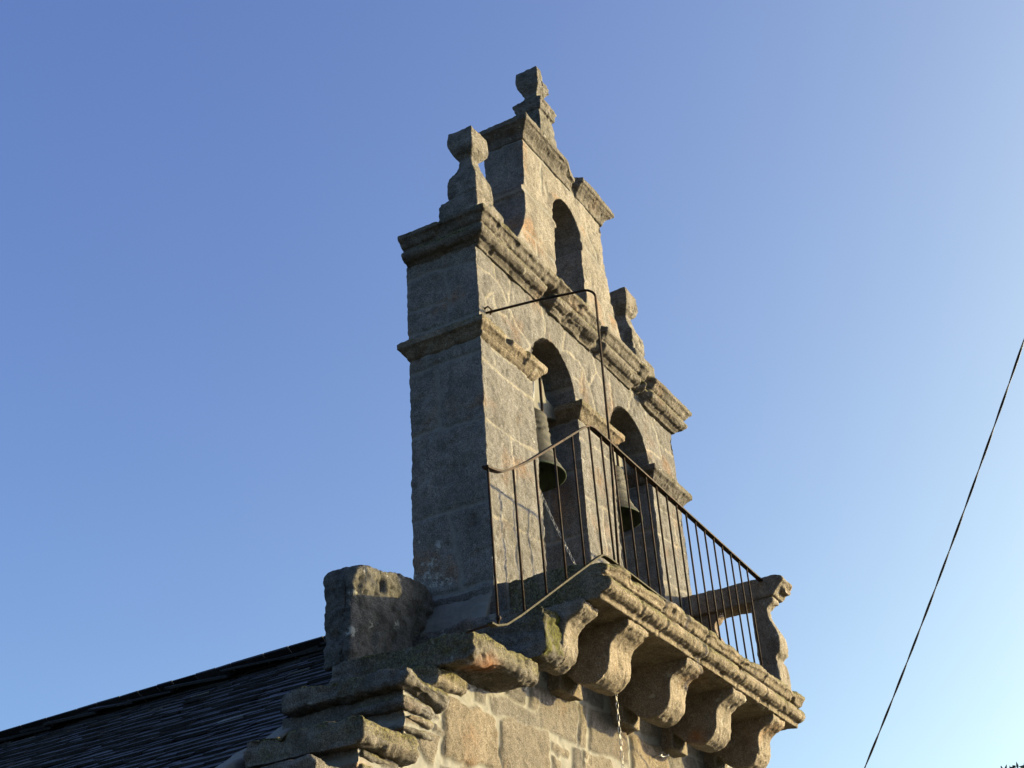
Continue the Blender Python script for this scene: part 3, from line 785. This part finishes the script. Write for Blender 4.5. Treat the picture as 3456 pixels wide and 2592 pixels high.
# slate roof: overlapping slates laid in rough courses
def roof(sign):
    L = math.hypot(1, ROOF_S)
    dn = np.array((-sign / L, 0, -ROOF_S / L)); nrm = np.array((-sign * ROOF_S / L, 0, 1 / L))
    # sign=+1: slope that falls towards -x
    V, F, T = [], [], []
    s = -0.06; r_ = np.random.default_rng(3 if sign > 0 else 4)
    def slab(y0, y1, s0, s1, l0, l1, th, t, jit):
        b0 = len(V)
        for (yy, ss, ll, k) in ((y0, s0, l0, 0), (y1, s0, l0, 1), (y1, s1 + jit[0], l1, 2), (y0, s1 + jit[1], l1, 3)):
            p = np.array((ROOF_X, yy, ROOF_Z)) + dn * ss + nrm * (ll + jit[2] * (k in (1, 2)))
            V.append(p + nrm * th); V.append(p)
        for q in ((0, 2, 4, 6), (1, 7, 5, 3), (0, 1, 3, 2), (2, 3, 5, 4), (4, 5, 7, 6), (6, 7, 1, 0)):
            F.append([b0 + i for i in q])
        T.extend([t] * 8)
    # underlay
    slab(0.95, 15.0, -0.02, 7.6, -0.05, -0.05, 0.045, 0.1, (0, 0, 0))
    while s < 7.5:
        ex = r_.uniform(0.115, 0.165); y = 0.93 + r_.uniform(0, .2)
        while y < 15.0:
            wd = r_.uniform(0.16, 0.42)
            th = r_.uniform(0.012, 0.026)
            t = min(.93, abs(r_.normal(.35, .3))) if r_.random() > 0.035 else r_.uniform(0.95, 1)
            slab(y + .004, y + wd - .004, s - 0.12, s + ex, 0.004, 0.026 + r_.uniform(0, .014), th, t, (r_.normal(0, .009), r_.normal(0, .009), r_.normal(0, .003)))
            y += wd
        s += ex
    if sign > 0:        # combed ridge: the weather-side slates ride over the ridge line
        y = 0.9
        while y < 15:
            wd = r_.uniform(0.30, 0.85)
            lift = r_.uniform(-.01, .025)
            slab(y - .02, y + wd + .05, -0.10 + r_.uniform(-.03, .02), 0.17, 0.025 + lift, 0.06 + lift, r_.uniform(.016, .026), r_.uniform(0.1, 0.6), (r_.normal(0, .02), r_.normal(0, .02), r_.uniform(.02, .055)))
            if r_.random() < .5:
                slab(y + r_.uniform(0, .2), y + wd * r_.uniform(.5, .9), -0.09, 0.1, 0.06 + lift, 0.08 + lift, .025, r_.uniform(0.1, 0.9), (.02, -.02, r_.uniform(-.02, .02)))
            y += wd
    V = [np.array((v[0], v[1], v[2] - 0.021 * (v[1] - 1.0))) for v in V]      # the old roof sags towards the back
    me = bpy.data.meshes.new('slate_roof')
    me.from_pydata([tuple(map(float, v)) for v in V], [], F)
    a = me.attributes.new('tint', 'FLOAT', 'POINT'); a.data.foreach_set('value', np.array(T, np.float32))
    me.update()
    return link('slate_roof', me, M_SLATE, church)
roof(1); roof(-1)

# ================================================================== THE BALCONY
balc = thing('balcony', 'moulded granite balcony slab on five scrolled corbels with a stone balustrade at its right end', 'balcony', (1.93, -0.4, -0.28))
SL = [(0.02, -0.004), (-0.80, -0.004), (-0.865, -0.012), (-0.905, -0.032), (-0.91, -0.062), (-0.888, -0.075), (-0.872, -0.10), (-0.862, -0.115), (-0.825, -0.122), (-0.822, -0.14), (-0.85, -0.145), (-0.878, -0.16), (-0.89, -0.185), (-0.888, -0.212), (-0.868, -0.238),
      (-0.835, -0.25), (-0.795, -0.252), (-0.79, -0.262), (-0.805, -0.266), (-0.80, -0.288), (0.02, -0.288)]
def slabwarp(P, P0, Nn):
    q = P0[:, 0]
    fr = smooth(-0.6, -0.8, P0[:, 1])
    tp = smooth(-0.13, -0.06, P0[:, 2])
    n_ = fbm(P0 * np.array((1, 0.3, 0.3)), 0.22, 3, 81)
    P[:, 2] -= fr * tp * np.clip(0.028 * n_ + 0.012, 0, 1)
    P[:, 1] += fr * tp * np.clip(0.035 * n_ + 0.01, 0, 1)
    # worn left corner, stone joints
    lc = smooth(0.22, 0.0, q) * fr * tp
    P[:, 2] -= lc * 0.02; P[:, 1] += lc * 0.03
    for xj in (0.95, 1.72, 2.45, 2.95):
        g = smooth(0.022, 0.004, np.abs(q - xj + 0.015 * n_))
        P[:, 1] += fr * g * 0.014
    return P
bm = bmesh.new(); extrude_poly(bm, SL, 'x', 0.015, 3.87)
rock('slab', bm, M_MOULD, balc, 0.0095, 0.005, 0.007, 0.003, 0, None, chip=0.014, moss=1.0, moss_front=0.85, warp=slabwarp, seed=82, tintv=0.55)

CB = [(-0.775, -0.275), (-0.785, -0.30), (-0.775, -0.335), (-0.735, -0.362), (-0.685, -0.38), (-0.645, -0.41), (-0.622, -0.45), (-0.615, -0.50), (-0.61, -0.56), (-0.585, -0.62), (-0.54, -0.665), (-0.48, -0.69), (-0.41, -0.690), (-0.34, -0.66), (-0.28, -0.605), (-0.24, -0.555),
      (-0.215, -0.555), (-0.21, -0.675), (-0.0, -0.69), (0.0, -0.275)]
for i, (x0, x1, dy) in enumerate(((-0.02, 0.20, 0.09), (0.49, 0.83, 0), (1.50, 1.80, 0), (2.40, 2.70, 0), (3.31, 3.60, 0))):
    bm = bmesh.new(); extrude_poly(bm, [(y + dy * min(1, -y / 0.5), z_) for y, z_ in CB], 'x', x0, x1)
    st = ((2.42, -0.42, -0.62), (0.12, 0.14, 0.09), 0.5) if i == 3 else None
    rock('corbel', bm, M_CORB, balc, 0.0105, 0.007, 0.009, 0.003, 1, None, moss=0.2, moss_front=0.12, stain=st, seed=90 + i, tintv=(0.35, 0.5, 0.45, 0.4, 0.62)[i])

# stone balustrade at the right end: rail, front baluster, wall baluster
bm = bmesh.new()
extrude_poly(bm, [(0.03, 0.835), (0.03, 1.045), (-0.90, 1.045), (-0.955, 1.02), (-0.97, 0.985), (-0.945, 0.96), (-0.935, 0.935), (-0.90, 0.92), (-0.885, 0.885), (-0.86, 0.86), (-0.62, 0.835)], 'x', 3.58, 3.84)
extrude_poly(bm, [(3.84, 1.03), (3.90, 1.005), (3.895, 0.98), (3.855, 0.955), (3.85, 0.92), (3.80, 0.90), (3.7, 0.9), (3.7, 1.03)], 'y', -0.94, 0.0)
rock('parapet_rail', bm, M_CORB, balc, 0.0125, 0.008, 0.010, 0.004, 2, None, moss=0.4, seed=101, tintv=0.3)
def baluster(yf, yb, s_, xs=3.60):
    bm = bmesh.new()
    lv = [(-0.02, .27, .00), (0.25, .265, .0), (0.285, .245, .01), (0.295, .19, .015), (0.31, .195, -.005), (0.34, .225, -.03), (0.41, .225, -.045), (0.48, .20, -.045), (0.55, .155, -.025), (0.62, .115, .005), (0.69, .10, .025), (0.74, .115, .02), (0.78, .15, -.01), (0.81, .165, -.04), (0.84, .16, -.05), (0.86, .15, -.04)]
    loft(bm, [(z_, xs, xs + w_, yf + o, yb) for z_, w_, o in lv])
    return rock('baluster', bm, M_CORB, balc, 0.0115, 0.007, 0.008, 0.003, 1, None, seed=s_, tintv=0.3)
baluster(-0.80, -0.62, 103)
baluster(-0.27, 0.02, 104, 3.63)

# ================================================================== IRON RAILING
rail = thing('iron_railing', 'thin dark iron railing along the balcony, its left end sloping down beside the steps', 'railing', (1.0, -0.83, 0))
def railY(x): return -0.835 + 0.068 * max(x, 0) / 3.5
top = [(-1.535, -0.845, 0.04), (-1.50, -0.84, 0.045), (-1.42, -0.838, 0.062), (-1.34, -0.836, 0.085), (-1.22, -0.835, 0.15), (-1.08, -0.835, 0.235), (-0.94, -0.835, 0.33), (-0.55, -0.835, 0.615), (-0.15, -0.835, 0.905), (-0.06, -0.835, 0.965), (0.0, -0.835, 1.0), (0.07, -0.834, 1.016)]
top += [(x, railY(x), 1.016 - 0.004 * x / 3.5) for x in (0.3, 1.0, 2.0, 3.0, 3.40, 3.62)]
def flat(bm, pts, w_, h_):
    """flat bar swept along pts, w_ across (horizontal), h_ thick"""
    rings = []
    for i, p in enumerate(pts):
        a, b = Vector(pts[max(i - 1, 0)]), Vector(pts[min(i + 1, len(pts) - 1)])
        d = (b - a).normalized()
        s_ = Vector((-d.y, d.x, 0)).normalized(); n_ = d.cross(s_) * -1
        p = Vector(p)
        rings.append([bm.verts.new(p + s_ * a_ * w_ / 2 + n_ * b_ * h_ / 2) for a_, b_ in ((-1, -1), (1, -1), (1, 1), (-1, 1))])
    for a, b in zip(rings[:-1], rings[1:]):
        for k in range(4): bm.faces.new((a[k], a[(k + 1) % 4], b[(k + 1) % 4], b[k]))
    bm.faces.new(rings[0][::-1]); bm.faces.new(rings[-1])
bm = bmesh.new(); flat(bm, top, 0.042, 0.013)
link('handrail', bm_mesh(bm, 'handrail'), M_IRON, rail)
bot = [(-1.56, -0.84, -0.955), (-1.50, -0.838, -0.952), (-1.38, -0.836, -0.91), (-1.2, -0.835, -0.80), (-0.9, -0.835, -0.60), (-0.55, -0.835, -0.365), (-0.15, -0.835, -0.10), (-0.03, -0.835, -0.022), (0.03, -0.834, 0.012), (0.10, -0.833, 0.022)]
bot += [(x, railY(x), 0.024) for x in (0.3, 1.0, 2.0, 3.0, 3.55)]
bm = bmesh.new(); flat(bm, bot, 0.036, 0.011)
link('bottom_rail', bm_mesh(bm, 'bottom_rail'), M_IRONM, rail)
def interp(pl_, x):
    for a, b in zip(pl_[:-1], pl_[1:]):
        if a[0] <= x <= b[0]:
            t = (x - a[0]) / (b[0] - a[0]); return tuple(a[i] + t * (b[i] - a[i]) for i in range(3))
xs = [-1.48, -1.15, -0.855, -0.56, -0.27] + [0.02 + 0.2 * k for k in range(17)]
for k, x in enumerate(xs):
    t_, b_ = interp(top, x - 0.015), interp(bot, x + 0.02)
    j = random.Random(k)
    bm = bmesh.new()
    tube(bm, [(b_[0] + j.uniform(-.004, .004), b_[1], b_[2] - 0.004), (t_[0], t_[1], t_[2])], 0.0078, 10)
    link('bar', bm_mesh(bm, 'bar', True), M_IRON, rail)
bm = bmesh.new()
tube(bm, [(-1.52, -0.845, -0.945), (-1.52, -0.74, -0.95), (-1.515, -0.66, -0.955)], 0.008, 6)
link('anchor_rod', bm_mesh(bm, 'anchor_rod'), M_IRON, rail)
bm = bmesh.new(); bmesh.ops.create_icosphere(bm, subdivisions=2, radius=0.016, matrix=Matrix.Translation((-1.475, -0.85, -0.90)))
link('bolt', bm_mesh(bm, 'bolt', True), M_IRON, rail)
bm = bmesh.new(); bmesh.ops.create_icosphere(bm, subdivisions=2, radius=0.016, matrix=Matrix.Translation((0.345, -0.84, 1.03)))
link('bolt', bm_mesh(bm, 'bolt', True), M_IRON, rail)

# bent bar that stands on the balcony and returns to the tower
bp = [(0.27, -0.845, 0.01), (0.335, -0.842, 1.0), (0.345, -0.84, 2.30)]
for k in range(7):
    a = PI / 2 * k / 6
    bp.append((0.345 - 0.055 * (1 - math.cos(a)) * 0.6, -0.84 + 0.07 * (1 - math.cos(a)), 2.30 + 0.07 * math.sin(a)))
bp += [(0.20, -0.4, 2.355), (0.10, 0.02, 2.335)]
bm = bmesh.new(); tube(bm, bp, 0.0100, 8)
bb = thing('bent_iron_bar', 'tall bent iron bar rising from the balcony railing and turning back into the bell gable', 'iron bar', (0.27, -0.84, 0.01))
link('bar', bm_mesh(bm, 'bent_bar', True), M_IRON, bb)
bm = bmesh.new(); tube(bm, [(0.12, -0.02, 2.32), (0.12, -0.035, 2.36), (0.07, -0.03, 2.365), (0.06, 0.03, 2.34)], 0.008, 6)
link('wall_tie', bm_mesh(bm, 'wall_tie', True), M_IRON, bb)

# ================================================================== BELLS
def bell(cx, cy, zl, r, h, label, yoke_top):
    t_ = thing('bell', label, 'bell', (cx, cy, zl), 'bells in the two arches')
    outer = [(1.0, 0.0), (0.99, 0.02), (0.955, 0.05), (0.915, 0.08), (0.885, 0.105), (0.895, 0.115), (0.865, 0.135), (0.80, 0.19), (0.775, 0.22), (0.785, 0.23), (0.765, 0.25), (0.72, 0.31), (0.685, 0.38), (0.662, 0.44), (0.67, 0.45), (0.67, 0.462), (0.652, 0.475), (0.63, 0.56), (0.615, 0.62), (0.630, 0.63), (0.630, 0.645), (0.612, 0.655), (0.608, 0.68), (0.603, 0.70), (0.600, 0.72), (0.596, 0.74), (0.592, 0.76), (0.588, 0.78), (0.585, 0.80), (0.605, 0.81), (0.605, 0.83), (0.582, 0.84), (0.572, 0.90),
             (0.59, 0.91), (0.59, 0.93), (0.555, 0.955), (0.47, 0.99), (0.30, 1.01), (0.0, 1.02)]
    inner = [(0.0, 0.94), (0.38, 0.92), (0.50, 0.85), (0.55, 0.65), (0.60, 0.45), (0.70, 0.25), (0.83, 0.10), (0.93, 0.02), (0.965, -0.004), (1.0, 0.0)]
    bm = bmesh.new(); lathe(bm, [(max(a, 0.001) * r, zl + b * h) for a, b in inner + outer[1:]], cx, cy, 96)
    me = bm_mesh(bm, 'bell_body', True)
    P = np.empty(len(me.vertices) * 3, np.float32); me.vertices.foreach_get('co', P); P = P.reshape(-1, 3)
    rad = np.hypot(P[:, 0] - cx, P[:, 1] - cy)
    ins = np.zeros(len(P), np.float32); ins[:len(inner) * 96] = 1
    th = np.arctan2(P[:, 1] - cy, P[:, 0] - cx); hz = (P[:, 2] - zl) / h
    orn = (1 - ins) * smooth(0.60, 0.63, hz) * smooth(0.80, 0.77, hz) * smooth(0.1, 0.5, np.sin(th * 9) * np.cos(hz * 60))
    P[:, 0] += orn * 0.006 * np.cos(th); P[:, 1] += orn * 0.006 * np.sin(th)
    me.vertices.foreach_set('co', P.ravel())
    pat = np.clip(ins + smooth(zl + 0.05 * h, zl, P[:, 2]), 0, 1)
    a = me.attributes.new('patina', 'FLOAT', 'POINT'); a.data.foreach_set('value', pat.astype(np.float32))
    link('bell_body', me, M_BRONZE, t_)
    zt = zl + h * 1.0
    bm = bmesh.new()
    extrude_poly(bm, [(cx - 0.42, zt + 0.10), (cx - 0.18, zt + 0.03), (cx + 0.18, zt + 0.03), (cx + 0.42, zt + 0.10), (cx + 0.42, zt + 0.18), (cx + 0.20, zt + 0.24), (cx + 0.17, yoke_top), (cx - 0.17, yoke_top), (cx - 0.20, zt + 0.24), (cx - 0.42, zt + 0.18)], 'y', cy - 0.10, cy + 0.10)
    bmesh.ops.bevel(bm, geom=[e for e in bm.edges], offset=0.008, segments=1, affect='EDGES', clamp_overlap=True)
    link('yoke', bm_mesh(bm, 'yoke'), M_WOOD, t_)
    for dx in (-0.11, 0.11):
        bm = bmesh.new()
        tube(bm, [(cx + dx, cy - 0.108, zt - 0.02), (cx + dx, cy - 0.108, yoke_top + 0.02), (cx + dx, cy + 0.108, yoke_top + 0.02), (cx + dx, cy + 0.108, zt - 0.02)], 0.011, 6)
        link('strap', bm_mesh(bm, 'strap'), M_IRON, t_)
    bm = bmesh.new(); tube(bm, [(cx, cy, zt - 0.08), (cx - 0.01, cy - 0.02, zl + 0.10)], 0.014, 8)
    bmesh.ops.create_uvsphere(bm, u_segments=16, v_segments=10, radius=0.045, matrix=Matrix.Translation((cx - 0.012, cy - 0.025, zl + 0.05)))
    link('clapper', bm_mesh(bm, 'clapper', True), M_IRON, t_)
    return t_
b1 = bell(1.22, 0.30, 1.415, 0.305, 0.60, 'grey-green bronze bell with ornament bands in the arch nearer the steps', 2.42)
b2 = bell(2.71, 0.30, 1.58, 0.315, 0.52, 'green bronze bell in the arch farther from the steps', 2.40)
# pale pull rod beside the yoke
bm = bmesh.new(); tube(bm, [(1.02, 0.10, 2.22), (1.015, 0.12, 1.95), (1.03, 0.18, 1.80)], 0.010, 8)
link('pull_rod', bm_mesh(bm, 'pull_rod', True), M_CHAIN, b1)

# chain from the clapper, through the slab and down the front
def links(bm, pts, pitch=0.046, lw=0.009, wire=0.0024):
    pts = [Vector(p) for p in pts]
    seglen = [(b - a).length for a, b in zip(pts[:-1], pts[1:])]
    tot = sum(seglen); n_ = int(tot / pitch)
    def at(s):
        for a, b, l in zip(pts[:-1], pts[1:], seglen):
            if s <= l: return a.lerp(b, s / l), (b - a).normalized()
            s -= l
        return pts[-1], (pts[-1] - pts[-2]).normalized()
    for i in range(n_):
        p, d = at((i + 0.5) * pitch)
        ref = d.orthogonal().normalized()
        q = ref if i % 2 else d.cross(ref)
        hl = pitch * 0.5 + wire * 0.6
        loop = []
        for k in range(10):
            a = 2 * PI * k / 10
            loop.append(p + d * (hl - lw) * (1 if math.cos(a) > 0 else -1) * (abs(math.cos(a)) > 0.01) + d * lw * math.cos(a) + q * lw * math.sin(a))
        rings = []
        nn = d.cross(q)
        for k in range(10):
            tdir = (loop[(k + 1) % 10] - loop[k - 1]).normalized(); o_ = tdir.cross(nn)
            rings.append([bm.verts.new(loop[k] + wire * (math.cos(2 * PI * e / 5) * o_ + math.sin(2 * PI * e / 5) * nn)) for e in range(5)])
        for k in range(10):
            a, b = rings[k], rings[(k + 1) % 10]
            for e in range(5): bm.faces.new((a[e], a[(e + 1) % 5], b[(e + 1) % 5], b[e]))
bm = bmesh.new()
links(bm, [(1.235, 0.25, 1.36), (1.20, 0.10, 0.95), (1.15, -0.10, 0.48), (1.13, -0.32, 0.02), (1.14, -0.335, -0.30), (1.15, -0.335, -4.3)])
tag(link('chain', bm_mesh(bm, 'chain', True), M_CHAIN), 'thin bright steel chain running from the left bell through the balcony and down the wall', 'chain')

# overhead service cable: two twisted cores
A_ = Vector((1.85, -3.652, 1.655)); B_ = Vector((3.80, -1.345, -0.75))
d_ = (B_ - A_)
P0_, P1_ = A_ - d_ * 4.2, B_ + d_ * 0.52
n_ = 900
c_pts = []
for k in range(n_ + 1):
    t = k / n_
    p = P0_.lerp(P1_, t)
    tt = (p - A_).dot(d_) / d_.length_squared
    sag = 0.055 * (tt * (1 - tt)) * 4 if 0 < tt < 1 else 0.05 * (tt * (1 - tt)) * 4 * 0.6
    c_pts.append(p + Vector((0, 0, -max(sag, -1.2))))
dn_ = d_.normalized(); ra = dn_.orthogonal().normalized(); rb = dn_.cross(ra)
oc = thing('overhead_cable', 'black twisted overhead cable crossing the sky right of the church', 'cable', tuple(P1_))
for ph in (0, PI):
    bm = bmesh.new()
    tube(bm, [c + 0.0045 * (math.cos(k * 0.22 + ph) * ra + math.sin(k * 0.22 + ph) * rb) for k, c in enumerate(c_pts)], 0.0052, 5)
    link('cable_core', bm_mesh(bm, 'cable_core', True), M_CABLE, oc)

# small cable hook in the front wall
bm = bmesh.new()
tube(bm, [(2.20, -0.10, -0.775), (2.20, -0.17, -0.775), (2.215, -0.185, -0.765), (2.235, -0.18, -0.75)], 0.007, 6)
tube(bm, [(2.34, -0.10, -0.745), (2.34, -0.17, -0.745), (2.36, -0.185, -0.735), (2.38, -0.175, -0.72)], 0.007, 6)
tube(bm, [(2.20, -0.175, -0.775), (2.27, -0.18, -0.768), (2.34, -0.175, -0.745)], 0.004, 6)
tag(link('wall_hook', bm_mesh(bm, 'wall_hook', True), M_CHAIN), 'small shiny steel hook fixed in the wall under the balcony', 'hook')

# ================================================================== TREE at the far right
def tree(px, py, ztop, spread):
    t_ = thing('tree', 'dark treetop just showing in the bottom right corner', 'tree', (px, py, GZ))
    r_ = random.Random(9)
    bm = bmesh.new()
    H = ztop - GZ
    trunk = [(px + 0.15 * math.sin(k * 0.9), py + 0.12 * math.cos(k * 1.3), GZ - 0.1 + H * 0.9 * k / 8) for k in range(9)]
    tube(bm, trunk, 0.22, 10, True, [1.25 - 0.13 * k for k in range(9)])
    tips = []
    for k in range(26):
        f = r_.uniform(0.25, 0.92); i = f * 8
        b0 = Vector(trunk[int(i)]); a = r_.uniform(0, 2 * PI); ln = spread * (1.05 - f) * r_.uniform(0.8, 1.2) + 0.4
        pts_ = [b0 + Vector((math.cos(a) * ln * s / 4, math.sin(a) * ln * s / 4, ln * 0.45 * (s / 4) ** 0.8)) for s in range(5)]
        tube(bm, pts_, 0.06 * (1.1 - f) + 0.012, 6, True, [1, .8, .6, .4, .2]); tips += pts_[1:]
    tips += [Vector(p) for p in trunk[4:]] + [Vector((px, py, ztop - 0.3)), Vector((px, py, ztop - 0.05))]
    link('trunk', bm_mesh(bm, 'trunk', True), M_BARK, t_)
    V, F = [], []
    for p in tips:
        for q in range(140 if p.z > ztop - 1.0 else 60):
            c = p + Vector((r_.gauss(0, .28), r_.gauss(0, .28), r_.gauss(0, .20)))
            if c.z > ztop: c.z = ztop - r_.uniform(0, .3)
            a = Vector((r_.gauss(0, 1), r_.gauss(0, 1), r_.gauss(0, 1))).normalized(); b_ = a.orthogonal().normalized(); s_ = r_.uniform(.05, .10)
            i0 = len(V); V += [c - a * s_, c + b_ * s_ * .5, c + a * s_, c - b_ * s_ * .5]; F.append((i0, i0 + 1, i0 + 2, i0 + 3))
    me = bpy.data.meshes.new('crown'); me.from_pydata([tuple(v) for v in V], [], F); me.update()
    link('crown', me, M_LEAF, t_)
tree(20.95, 0.0, 3.05, 2.2)
